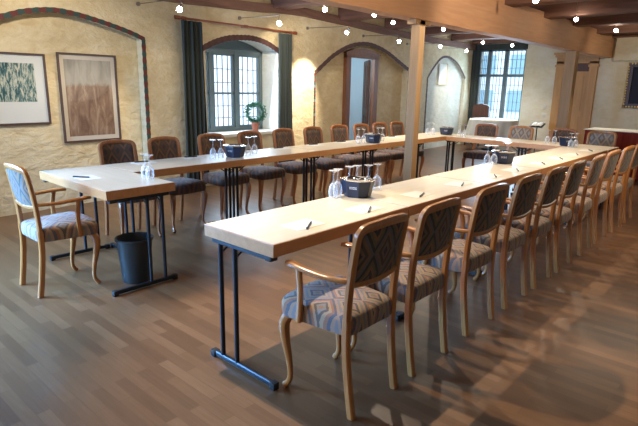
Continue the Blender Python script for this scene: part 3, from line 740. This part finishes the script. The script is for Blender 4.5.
for i, y in enumerate(RY):
    o = arm0 if i == 0 else dup(arm0)
    o.location = (.205+(.010+random.uniform(-.008, .008))*(i > 0), y, 0); o.rotation_euler = (0, 0, random.uniform(-.035, .035)*(i > 0))
    o['label'] = 'honey wood armchair with kilim diamond seat, nearest of the right-hand row' if i == 0 else f'honey wood kilim armchair, {ords[i]} from the near end of the right-hand row'
    o['group'] = 'armchairs along the right table row'
o = dup(arm0, (-2.13, -.135, 0), -PI/2, 'honey wood armchair standing alone at the near end table by the left wall'); 
if 'group' in o: del o['group']
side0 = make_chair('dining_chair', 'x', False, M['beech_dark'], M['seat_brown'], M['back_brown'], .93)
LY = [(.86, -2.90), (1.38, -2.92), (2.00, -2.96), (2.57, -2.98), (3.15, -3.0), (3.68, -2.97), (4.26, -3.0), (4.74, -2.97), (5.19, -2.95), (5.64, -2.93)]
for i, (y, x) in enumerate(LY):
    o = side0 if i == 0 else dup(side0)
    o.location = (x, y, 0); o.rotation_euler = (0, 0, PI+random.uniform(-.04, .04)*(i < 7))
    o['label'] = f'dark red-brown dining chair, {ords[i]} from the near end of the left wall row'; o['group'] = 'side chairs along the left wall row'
G = 'chairs behind the far cross table'
dup(side0, (-1.98, 6.34, 0), PI/2+.1, 'dark reddish chair behind the far table, in front of the white round table', G)
pale0 = make_chair('dining_chair', 'pale patterned chair with light wood frame behind the far table, below the window edge', False, M['beech_chair'], M['seat_pale'], M['back_pale'], .95)
pale0.location = (-1.45, 6.34, 0); pale0.rotation_euler = (0, 0, PI/2-.05); pale0['group'] = G
dup(side0, (-.83, 6.38, 0), PI/2, 'dark chair behind the far bottle cooler, in front of the thick post', G)
dup(pale0, (-.31, 6.36, 0), PI/2+.04, 'pale patterned chair with light wood frame in front of the red buffet', G)

# ------------------------------------------------------------ bottle coolers
def make_cooler():
    r = thing('bottle_cooler', 'x', 'cooler'); r.scale = (.93, .93, 1.16)
    def ring(rad, z, ax=1.12, ay=.95, n=8): return [(rad*ax*math.cos(2*PI*(k+.5)/n), rad*ay*math.sin(2*PI*(k+.5)/n), z) for k in range(n)]
    bm = bmesh.new(); L = [ring(.080, 0), ring(.088, .006), ring(.108, .088), ring(.108, .094), ring(.100, .094), ring(.082, .02)]
    V = [[bm.verts.new(p) for p in q] for q in L]
    for a, b in zip(V, V[1:]):
        for k in range(8): bm.faces.new((a[k], a[(k+1) % 8], b[(k+1) % 8], b[k]))
    bm.faces.new(V[0][::-1]); bm.faces.new(V[-1]); obj('tub', bm, M['bucket'], r, False)
    bm = bmesh.new(); L = [ring(.112, .094), ring(.115, .099), ring(.084, .103), ring(.080, .098), ring(.098, .094)]
    V = [[bm.verts.new(p) for p in q] for q in L]
    for a, b in zip(V, V[1:]+V[:1]):
        for k in range(8): bm.faces.new((a[k], a[(k+1) % 8], b[(k+1) % 8], b[k]))
    obj('rim', bm, M['chrome'], r, False)
    bm = bmesh.new()
    for dx in (-.042, .042):
        sweep(bm, [(dx+.034*math.cos(a), .034*math.sin(a), .092) for a in [2*PI*i/16 for i in range(16)]], .006, 8, closed=True)
    sweep(bm, [(0, -.09, .092), (0, .09, .092)], .006, 6); sweep(bm, [(-.10, 0, .091), (.10, 0, .091)], .005, 6)
    obj('divider', bm, M['chrome'], r)
    # small white printed emblem on the front faces
    bm = bmesh.new()
    for k, wd in ((0, .010), (1, .006), (2, .012), (3, .007), (4, .010)):
        x = -.024+k*.011
        for (z0, z1) in ((.050, .053), (.059, .062)):
            v = [bm.verts.new((x, -.0, z0)), bm.verts.new((x+wd, 0, z0)), bm.verts.new((x+wd, 0, z1)), bm.verts.new((x, 0, z1))]; bm.faces.new(v)
        v = [bm.verts.new((x, 0, .050)), bm.verts.new((x+.0025, 0, .050)), bm.verts.new((x+.0025, 0, .062)), bm.verts.new((x, 0, .062))]; bm.faces.new(v)
    # the front face (-y) leans outwards towards the rim
    for v in bm.verts:
        rad = .088+(.108-.088)*(v.co.z-.006)/.082; v.co.y = -rad*.95*math.cos(PI/8)-.0012
    obj('emblem', bm, M['white'], r, False)
    return r
ck = make_cooler()
CL = [(-.405, 1.125, .28, 'navy bottle cooler on the right-hand row, nearest to the camera'), (-2.40, 1.72, .30, 'navy bottle cooler on the left row in front of the wreath window'),
      (-2.33, 3.92, .3, 'navy bottle cooler on the left row left of the slim post'), (-2.33, 5.83, .3, 'navy bottle cooler on the corner of left row and far cross table'),
      (-.405, 3.42, .45, 'navy bottle cooler in the middle of the right-hand row'), (-.50, 5.66, .45, 'navy bottle cooler on the right end of the far cross table')]
for i, (x, y, rz, l) in enumerate(CL):
    o = ck if i == 0 else dup(ck)
    o.location = (x, y, TZ); o.rotation_euler = (0, 0, rz); o['label'] = l; o['group'] = 'navy bottle coolers on the tables'

# ------------------------------------------------------------ glasses, upside down
def make_glass():
    bm = bmesh.new()
    o_ = [(.0255, 0), (.030, .02), (.032, .045), (.027, .075), (.012, .098), (.0045, .108), (.0038, .155), (.006, .166), (.020, .173), (.031, .176), (.031, .178), (.0, .179)]
    i_ = [(.0, .096), (.010, .092), (.0255, .074), (.0305, .045), (.0285, .02), (.0243, 0), (.0255, 0)]
    lathe(bm, i_+o_[1:], 16); return obj('wine_glass', bm, M['glass'], None, True, 60)
g0 = make_glass(); first = True
GL = [((-.475, .965), 'upside-down wine glass left of the nearest navy cooler, outermost'), ((-.495, 1.03), 'upside-down wine glass tucked against the left side of the nearest navy cooler'),
 ((-.47, 1.325), 'upside-down wine glass just behind the rim of the nearest navy cooler'), ((-.455, 1.41), 'upside-down wine glass right of the nearest navy cooler, outermost'),
 ((-.515, 1.175), 'upside-down glass showing its stem behind the nearest navy cooler, leftmost'), ((-.505, 1.245), 'upside-down glass showing its stem behind the nearest navy cooler, next to leftmost'),
 ((-1.93, .485), 'left upside-down wine glass on the corner of the end table'), ((-1.845, .475), 'right upside-down wine glass on the corner of the end table'),
 ((-2.44, 1.49), 'upside-down wine glass left of the cooler before the wreath window, outer'), ((-2.41, 1.56), 'upside-down wine glass left of the cooler before the wreath window, inner'),
 ((-2.44, 1.93), 'upside-down wine glass right of the cooler before the wreath window, inner'), ((-2.46, 2.03), 'upside-down wine glass right of the cooler before the wreath window, outer'),
 ((-2.42, 3.72), 'upside-down wine glass left of the cooler before the niche door, outer'), ((-2.38, 3.78), 'upside-down wine glass left of the cooler before the niche door, inner'),
 ((-2.40, 4.12), 'upside-down wine glass right of the cooler before the niche door, inner'), ((-2.38, 4.19), 'upside-down wine glass right of the cooler before the niche door, outer'),
 ((-2.50, 5.55), 'upside-down glass left of the corner cooler, outermost'), ((-2.44, 5.62), 'upside-down glass left of the corner cooler, second outermost'), ((-2.50, 5.70), 'upside-down glass left of the corner cooler, against its back'),
 ((-2.06, 5.73), 'upside-down glass right of the corner cooler, inner'), ((-1.97, 5.70), 'upside-down glass right of the corner cooler, outer'),
 ((-.475, 3.22), 'upside-down glass left of the cooler in the middle of the right row, outer'), ((-.43, 3.27), 'upside-down glass left of the cooler in the middle of the right row, inner'),
 ((-.455, 3.60), 'upside-down glass behind the cooler in the middle of the right row, inner'), ((-.46, 3.66), 'upside-down glass behind the cooler in the middle of the right row, outer'),
 ((-.80, 5.80), 'upside-down glass left of the cooler on the far table, outer'), ((-.72, 5.84), 'upside-down glass left of the cooler on the far table, inner'),
 ((-.42, 5.53), 'upside-down glass in front of the cooler on the far table, left'), ((-.37, 5.56), 'upside-down glass in front of the cooler on the far table, right')]
for i, ((x, y), l) in enumerate(GL):
    if i == 0: o = g0
    else: o = g0.copy(); COL.objects.link(o)
    o.location = (x, y, TZ); tag(o, l, 'glass', 'upside-down glasses by the coolers')

# ------------------------------------------------------------ pens and papers
def make_pen():
    r = thing('ballpoint_pen', 'x', 'pen')
    bm = bmesh.new(); sweep(bm, [(-.068, 0, .006), (-.062, 0, .006), (.03, 0, .006), (.058, 0, .006)], [.0045, .0055, .0055, .0048], 8); obj('barrel', bm, M['pen'], r)
    bm = bmesh.new(); sweep(bm, [(.058, 0, .006), (.072, 0, .006)], [.0045, .001], 8); obj('tip', bm, M['pen_silver'], r)
    bm = bmesh.new(); sweep(bm, [(-.066, 0, .012), (-.03, 0, .0125)], (.002, .001), 6); obj('clip', bm, M['pen_silver'], r)
    return r
def make_paper():
    bm = bmesh.new(); box(bm, -.10, .10, -.07, .07, 0, .0012); return obj('note_paper', bm, M['paper'], None, False)
p0 = make_pen(); s0_ = make_paper(); k = 0
PR = [.35, .86, 1.46, 2.03, 2.59, 3.05, 3.68, 4.22, 4.75, 5.30]
def put(x, y, rz, lp, ls, side):
    global k
    o = p0 if k == 0 else dup(p0); o.location = (x, y, TZ+.0015); o.rotation_euler = (0, 0, rz); tag(o, lp, 'pen', 'black pens on the tables')
    s = s0_ if k == 0 else s0_.copy()
    if k: COL.objects.link(s)
    s.location = (x+side[0], y+side[1], TZ+.0002); s.rotation_euler = (0, 0, side[2]+random.uniform(-.06, .06)); tag(s, ls, 'paper', 'note papers on the tables'); k += 1
for i, y in enumerate(PR):
    put(-.115+random.uniform(-.01, .01), y, math.radians(118)+random.uniform(-.15, .15), f'black pen at the {ords[i]} place from the near end of the right row', f'white note paper at the {ords[i]} place from the near end of the right row', (-.045, 0, PI/2))
LP = [.86, 1.38, 1.98, 2.55, 3.13, 3.66, 4.28, 4.80]
for i, y in enumerate(LP):
    put(-2.64, y, math.radians(75)+random.uniform(-.2, .2), f'black pen at the {ords[i]} place of the left wall row', f'white note paper at the {ords[i]} place of the left wall row', (.035, 0, PI/2))
put(-2.21, .13, math.radians(38), 'black pen on the near end table in front of the lone armchair', 'white note paper on the near end table before the lone armchair', (.02, .03, 0))

# ------------------------------------------------------------ waste bin
wb = thing('waste_bin', 'dark plastic waste bin under the near end table', 'bin', (-1.815, .30, 0))
bm = bmesh.new(); lathe(bm, [(.0, .004), (.095, 0), (.098, .01), (.128, .325), (.122, .325), (.094, .016), (0, .014)], 28); obj('tub', bm, M['bin'], wb)
bm = bmesh.new(); lathe(bm, [(.127, .315), (.137, .318), (.138, .330), (.131, .335), (.122, .330), (.124, .318)], 28); obj('rim', bm, M['bin'], wb)
bm = bmesh.new(); box(bm, -.155, -.125, -.03, .03, .285, .31, bevel=.004); obj('handle', bm, M['bin'], wb)

# ------------------------------------------------------------ round table by the far window, chairs and stand
def draped_round(cx, cy, rad, zt, drop, label):
    bm = bmesh.new(); N = 72; rows = []
    prof = [(0.0, zt), (.5, zt), (.97, zt), (1.0, zt-.012)]+[(1.0+.10*j/6, zt-.012-(drop-.012)*j/6) for j in range(1, 7)]
    for j, (k_, z) in enumerate(prof):
        row = []
        for i in range(N):
            a = 2*PI*i/N; amp = 0 if j < 4 else .085*((j-3)/6)
            rr = rad*(k_+amp*math.sin(a*11+.6*math.sin(a*3))); row.append(bm.verts.new((cx+max(rr, .001)*math.cos(a), cy+max(rr, .001)*math.sin(a), z)))
        rows.append(row)
    for a, b in zip(rows, rows[1:]):
        for i in range(N): bm.faces.new((a[i], a[(i+1) % N], b[(i+1) % N], b[i]))
    o = obj('tablecloth', bm, M['white_cloth']); bmod = o.modifiers.new('thick', 'SOLIDIFY'); bmod.thickness = .003; return tag(o, label, 'tablecloth')
RX, RYY = -3.74, 10.72
t = thing('round_table', 'round table hidden under a white cloth before the far window', 'table', (RX, RYY, 0))
bm = bmesh.new(); lathe(bm, [(0, .70), (.52, .70), (.52, .730), (0, .730)], 32); obj('tabletop', bm, M['beech_dark'], t)
bm = bmesh.new(); lathe(bm, [(.22, 0), (.22, .03), (.04, .06), (.035, .70)], 20, capb=True); obj('pedestal', bm, M['black_steel'], t)
draped_round(RX, RYY, .56, .742, .42, 'white cloth draped over the round table before the far window')
cd = thing('candle_holder', 'small candle on the white round table', 'candle', (RX+.05, RYY, .742))
bm = bmesh.new(); lathe(bm, [(.03, 0), (.03, .01), (.008, .02), (.008, .06), (.02, .07)], 12, capb=True, capt=True); obj('holder', bm, M['wire'], cd)
bm = bmesh.new(); lathe(bm, [(.01, .07), (.01, .16)], 10, capb=True, capt=True); obj('candle', bm, M['white'], cd)
def tall_chair(x, y, rz, label):
    r = thing('high_back_chair', label, 'chair', (x, y, 0), rz)
    bm = bmesh.new(); box(bm, -.22, .20, -.22, .22, .42, .50, bevel=.02); obj('seat', bm, M['door_dark'], r)
    bm = bmesh.new(); rows = []
    for X in (.19, .235):
        P = [(X, -.22, .50), (X, .22, .50), (X, .22, 1.00), (X, .17, 1.04), (X, 0, 1.07), (X, -.17, 1.04), (X, -.22, 1.00)]; rows.append([bm.verts.new(p) for p in P])
    bm.faces.new(rows[0]); bm.faces.new(rows[1][::-1])
    for i in range(7): bm.faces.new((rows[0][i], rows[0][(i+1) % 7], rows[1][(i+1) % 7], rows[1][i]))
    obj('backrest', bm, M['door_dark'], r, False)
    for sx in (-.19, .19):
        for sy in (-.19, .19):
            bm = bmesh.new(); sweep(bm, [(sx, sy, 0), (sx, sy, .43)], (.018, .018), 8, 4); obj('leg', bm, M['door_dark'], r)
    return r
tall_chair(-4.50, 11.42, 1.57, 'dark brown high-backed chair between far curtain and round table')
# lectern-like stand with a book by the far wall
st = thing('book_stand', 'black metal stand beside the light switches', 'stand', (-2.72, 10.8, 0))
bm = bmesh.new(); sweep(bm, [(0, 0, .02), (0, 0, .62)], .012, 8); obj('pole', bm, M['black_steel'], st)
bm = bmesh.new(); lathe(bm, [(.16, 0), (.16, .02), (0, .025)], 20, capb=True); obj('base', bm, M['black_steel'], st)
bm = bmesh.new(); v = [bm.verts.new(p) for p in ((-.15, -.11, .61), (.15, -.11, .61), (.15, .11, .69), (-.15, .11, .69), (-.15, -.11, .62), (.15, -.11, .62), (.15, .11, .70), (-.15, .11, .70))]
for f in ((0,3,2,1),(4,5,6,7),(0,1,5,4),(1,2,6,5),(2,3,7,6),(3,0,4,7)): bm.faces.new([v[i] for i in f])
obj('shelf', bm, M['black_steel'], st, False)
bk = thing('open_book', 'open guest book lying on the black stand', 'book', (-2.72, 10.8, 0))
bm = bmesh.new()
for sgn in (-1, 1):
    rows = [[bm.verts.new((sgn*.12*i/6, yy, .634+(yy+.12)/.24*.08+.004+.016*math.sin(PI*min(1, i/6*1.05))*.8+dz)) for i in range(7)] for yy, dz in ((-.10, 0), (.10, 0))]
    for i in range(6): bm.faces.new((rows[0][i], rows[0][i+1], rows[1][i+1], rows[1][i]))
oo = obj('pages', bm, M['paper'], bk); mo = oo.modifiers.new('t', 'SOLIDIFY'); mo.thickness = .006

# ------------------------------------------------------------ red buffet
bf = thing('buffet_table', 'long buffet table under a white cloth with red skirt', 'table', (-1.02, 8.32, 0))
bm = bmesh.new(); box(bm, .02, 1.9, .02, .60, .74, .775); obj('tabletop', bm, M['beech_dark'], bf, False)
for x, y in ((.08, .08), (1.82, .08), (.08, .54), (1.82, .54)):
    bm = bmesh.new(); sweep(bm, [(x, y, 0), (x, y, .75)], (.02, .02), 8, 4); obj('leg', bm, M['black_steel'], bf)
bm = bmesh.new(); outl = []
def edge(p, q, n):
    for i in range(n): outl.append((p[0]+(q[0]-p[0])*i/n, p[1]+(q[1]-p[1])*i/n))
edge((0, 0), (1.92, 0), 70); edge((1.92, 0), (1.92, .62), 24); edge((1.92, .62), (0, .62), 70); edge((0, .62), (0, 0), 24)
def pleat(i, k): return .012*math.sin(i*1.25)*k
A = []; 
for z, k in ((.785, .2), (.5, .8), (.02, 1.3)):
    row = []
    for i, (x, y) in enumerate(outl):
        cx_, cy_ = x-.96, y-.31; nx, ny = (0, math.copysign(1, cy_)) if abs(cy_) > .309 else (math.copysign(1, cx_), 0)
        row.append(bm.verts.new((x+nx*(.006+pleat(i, k)), y+ny*(.006+pleat(i, k)), z)))
    A.append(row)
n = len(outl)
for a, b_ in zip(A, A[1:]):
    for i in range(n): bm.faces.new((a[i], a[(i+1) % n], b_[(i+1) % n], b_[i]))
sk = obj('table_skirt', bm, M['red_cloth']); sk.location = (-1.02, 8.32, 0); tag(sk, 'pleated red skirt cloth hanging round the buffet table', 'tablecloth')
bm = bmesh.new(); box(bm, -.025, 1.945, -.025, .645, .788, .80, bevel=.004)
tc = obj('white_tablecloth', bm, M['white_cloth']); tc.location = (-1.02, 8.32, 0); tag(tc, 'white cloth covering the top of the red skirted buffet', 'tablecloth')

# ------------------------------------------------------------ wreath plant on the sill
wr = thing('wreath_plant', 'round green wreath plant in a terracotta pot on the window sill', 'plant', LW(4.00, SILL+.004, 0.16))
bm = bmesh.new(); lathe(bm, [(0, 0), (.045, 0), (.058, .105), (.064, .105), (.064, .128), (.055, .128), (.053, .11), (0, .11)], 18); pot = obj('pot', bm, M['terracotta'], wr)
bm = bmesh.new(); lathe(bm, [(0, .112), (.052, .112)], 14); obj('soil', bm, M['soil'], pot)
bm = bmesh.new(); rnd = random.Random(3); RC, ZC = .132, .285; d_ = Vector((.5, .86, 0)).normalized()
for i in range(900):
    a = rnd.uniform(0, 2*PI); rr = RC+rnd.gauss(0, .024); c = d_*rr*math.cos(a)+Vector((0, 0, ZC+rr*math.sin(a)))+Vector((rnd.gauss(0, .016), rnd.gauss(0, .016), rnd.gauss(0, .006)))
    if c.z < .11: continue
    u_ = Vector((rnd.uniform(-1, 1), rnd.uniform(-1, 1), rnd.uniform(-1, 1))).normalized(); v_ = u_.cross(Vector((rnd.uniform(-1, 1), .3, rnd.uniform(-1, 1)))).normalized(); L_ = rnd.uniform(.014, .024)
    f = bm.faces.new([bm.verts.new(c-u_*L_), bm.verts.new(c+v_*L_*.45), bm.verts.new(c+u_*L_), bm.verts.new(c-v_*L_*.45)]); f.material_index = rnd.random() < .25
obj('foliage', bm, [M['leaf'], M['leaf2']], wr, False)
bm = bmesh.new(); sweep(bm, [tuple(d_*RC*math.cos(a)+Vector((0, 0, ZC+RC*math.sin(a)))) for a in [2*PI*i/24 for i in range(24)]], .012, 8, closed=True, upv=(1, 0, 0)); obj('wire_ring', bm, M['leaf'], wr)

# ------------------------------------------------------------ spotlights
def spot_light(parent, loc, target, energy, size=75, blend=.6, color=(1.0, .86, .66), soft=.02):
    d = bpy.data.lights.new('spot_beam', 'SPOT'); d.energy = energy; d.spot_size = math.radians(size); d.spot_blend = blend; d.color = color; d.shadow_soft_size = soft
    o = bpy.data.objects.new('spot_beam', d); COL.objects.link(o); o.location = loc
    o.rotation_euler = (Vector(target)-Vector(loc)).to_track_quat('-Z', 'Y').to_euler()
def make_spot(tip, target, label, base=None, ceil_z=None, energy=40, size=75, name='spotlight', group=None, color=(1.0, .86, .66)):
    tip = Vector(tip); target = Vector(target); r = thing(name, label, 'spotlight', (0, 0, 0), 0, group)
    ax = (target-tip).normalized()
    bm = bmesh.new(); sweep(bm, [tip-ax*.05, tip-ax*.03, tip, tip+ax*.018], [.010, .018, .030, .034], 14, upv=(.3, .9, .1), cap=False); sweep(bm, [tip-ax*.062, tip-ax*.048], .011, 10, upv=(.3, .9, .1)); obj('lamp_head', bm, M['chrome'], r)
    bm = bmesh.new(); bmesh.ops.create_uvsphere(bm, u_segments=14, v_segments=10, radius=.030, matrix=Matrix.Translation(tip+ax*.010)); obj('bulb', bm, M['bulb'], r)
    bm = bmesh.new(); back = tip-ax*.055
    if base is not None:
        base = Vector(base); sweep(bm, [base, Vector((back.x-.02, base.y, base.z-.02)), back], .005, 8)
        sweep(bm, [base, base+Vector((.02, 0, 0))], .025, 12, upv=(0, .2, 1)); obj('wall_arm', bm, M['wire'], r)
    else:
        sweep(bm, [back, (back.x, back.y, ceil_z)], .005, 8); sweep(bm, [(back.x, back.y, ceil_z-.015), (back.x, back.y, ceil_z)], .022, 12); obj('hanging_rod', bm, M['wire'], r)
    spot_light(r, tip+ax*.045, target, energy, size, color=color)
# on long arms from the left wall
WA = [(1.94, 2.35, (-3.57, 2.23), (-4.0, 1.2, .9), 'spotlight on a wall arm between picture niche and curtain pole'), (3.56, 2.36, (-3.70, 2.24), (-4.60, 5.08, 1.45), 'spotlight on a wall arm above the arched window'),
      (5.05, 2.36, (-3.74, 2.26), (-4.585, 4.98, 1.35), 'spotlight on a wall arm above the left side of the door niche'), (6.67, 2.37, (-3.86, 2.25), (-3.2, 6.2, .4), 'spotlight on a wall arm above the right side of the door niche'),
      (8.30, 2.34, (-3.95, 2.27), (-3.3, 8.0, .4), 'spotlight on a wall arm just right of the slim post'), (9.85, 2.36, (-4.15, 2.28), (-4.6, 10.6, 1.2), 'spotlight on a wall arm above the grey niche')]
for y, zb, (tx, tz), tg, l in WA:
    make_spot((tx, y, tz), tg, l, base=tuple(LW(y, zb, 0)), energy=(150 if 5 < y < 6 else 40), size=(52 if 5 < y < 6 else 85), name='wall_spotlight', group='wall arm spotlights along the left wall')
# hanging left of the beam
HL = [((-3.34, 4.07, 2.45), (-2.6, 3.8, .7), 'hanging spotlight left of the beam, nearest of the hanging ones'), ((-3.08, 4.84, 2.45), (-2.5, 5.0, .7), 'hanging spotlight left of the beam, second nearest'),
      ((-3.38, 5.76, 2.45), (-3.2, 5.6, .5), 'hanging spotlight left of the slim post top'), ((-3.21, 7.06, 2.45), (-2.2, 6.2, .7), 'hanging spotlight right of the slim post top'),
      ((-3.76, 9.81, 2.45), (-3.85, 10.7, .7), 'hanging spotlight in front of the far window, left one'), ((-3.53, 10.87, 2.45), (-3.0, 10.7, .7), 'hanging spotlight in front of the far window, right one')]
for p_, tg, l in HL: make_spot(p_, tg, l, ceil_z=H-.001, energy=36, size=90, name='hanging_spotlight', group='hanging spotlights left of the beam')
# right of the beam, over the right table row
HR = [((-.95, 5.23, 2.5), (-.2, 4.9, .7), 48, 'hanging spotlight right of the beam, cut by the top picture edge'), ((-1.09, 7.29, 2.5), (-.5, 6.4, .7), 48, 'hanging spotlight right of the beam above the thick post'),
      ((-.98, 9.19, 2.5), (-.7, 8.9, .6), 60, 'hanging spotlight right of the beam end at the far wall')]
for p_, tg, e, l in HR: make_spot(p_, tg, l, ceil_z=H-.001, energy=e, size=85, name='hanging_spotlight', group='hanging spotlights right of the beam')
# unseen lamps overhead; those aimed at the beam and walls are added for brightness
for loc, tg, e, sz in (((-1.0, 0.2, 2.5), (-.30, .40, .74), 130, 66), ((-1.0, 1.9, 2.5), (-.2, 1.75, .74), 85, 80), ((-1.0, 3.5, 2.5), (-.2, 3.3, .74), 70, 85),
                       ((-2.4, -0.6, 2.45), (-1.9, .35, .74), 60, 55), ((1.6, 2.2, 2.5), (1.5, 1.9, 0), 48, 60), ((0.7, 1.8, 2.45), (-1.6, 2.6, 2.35), 75, 80), ((0.7, 4.2, 2.5), (-1.6, 5.6, 2.35), 85, 85), ((0.4, 8.6, 2.45), (-.8, 11.8, 1.5), 70, 90), ((-2.9, 0.3, 2.4), (-4.5, 0.9, 1.2), 55, 95), ((1.6, 4.8, 2.5), (1.4, 4.6, 0), 40, 70)):
    spot_light(None, loc, tg, e, sz)
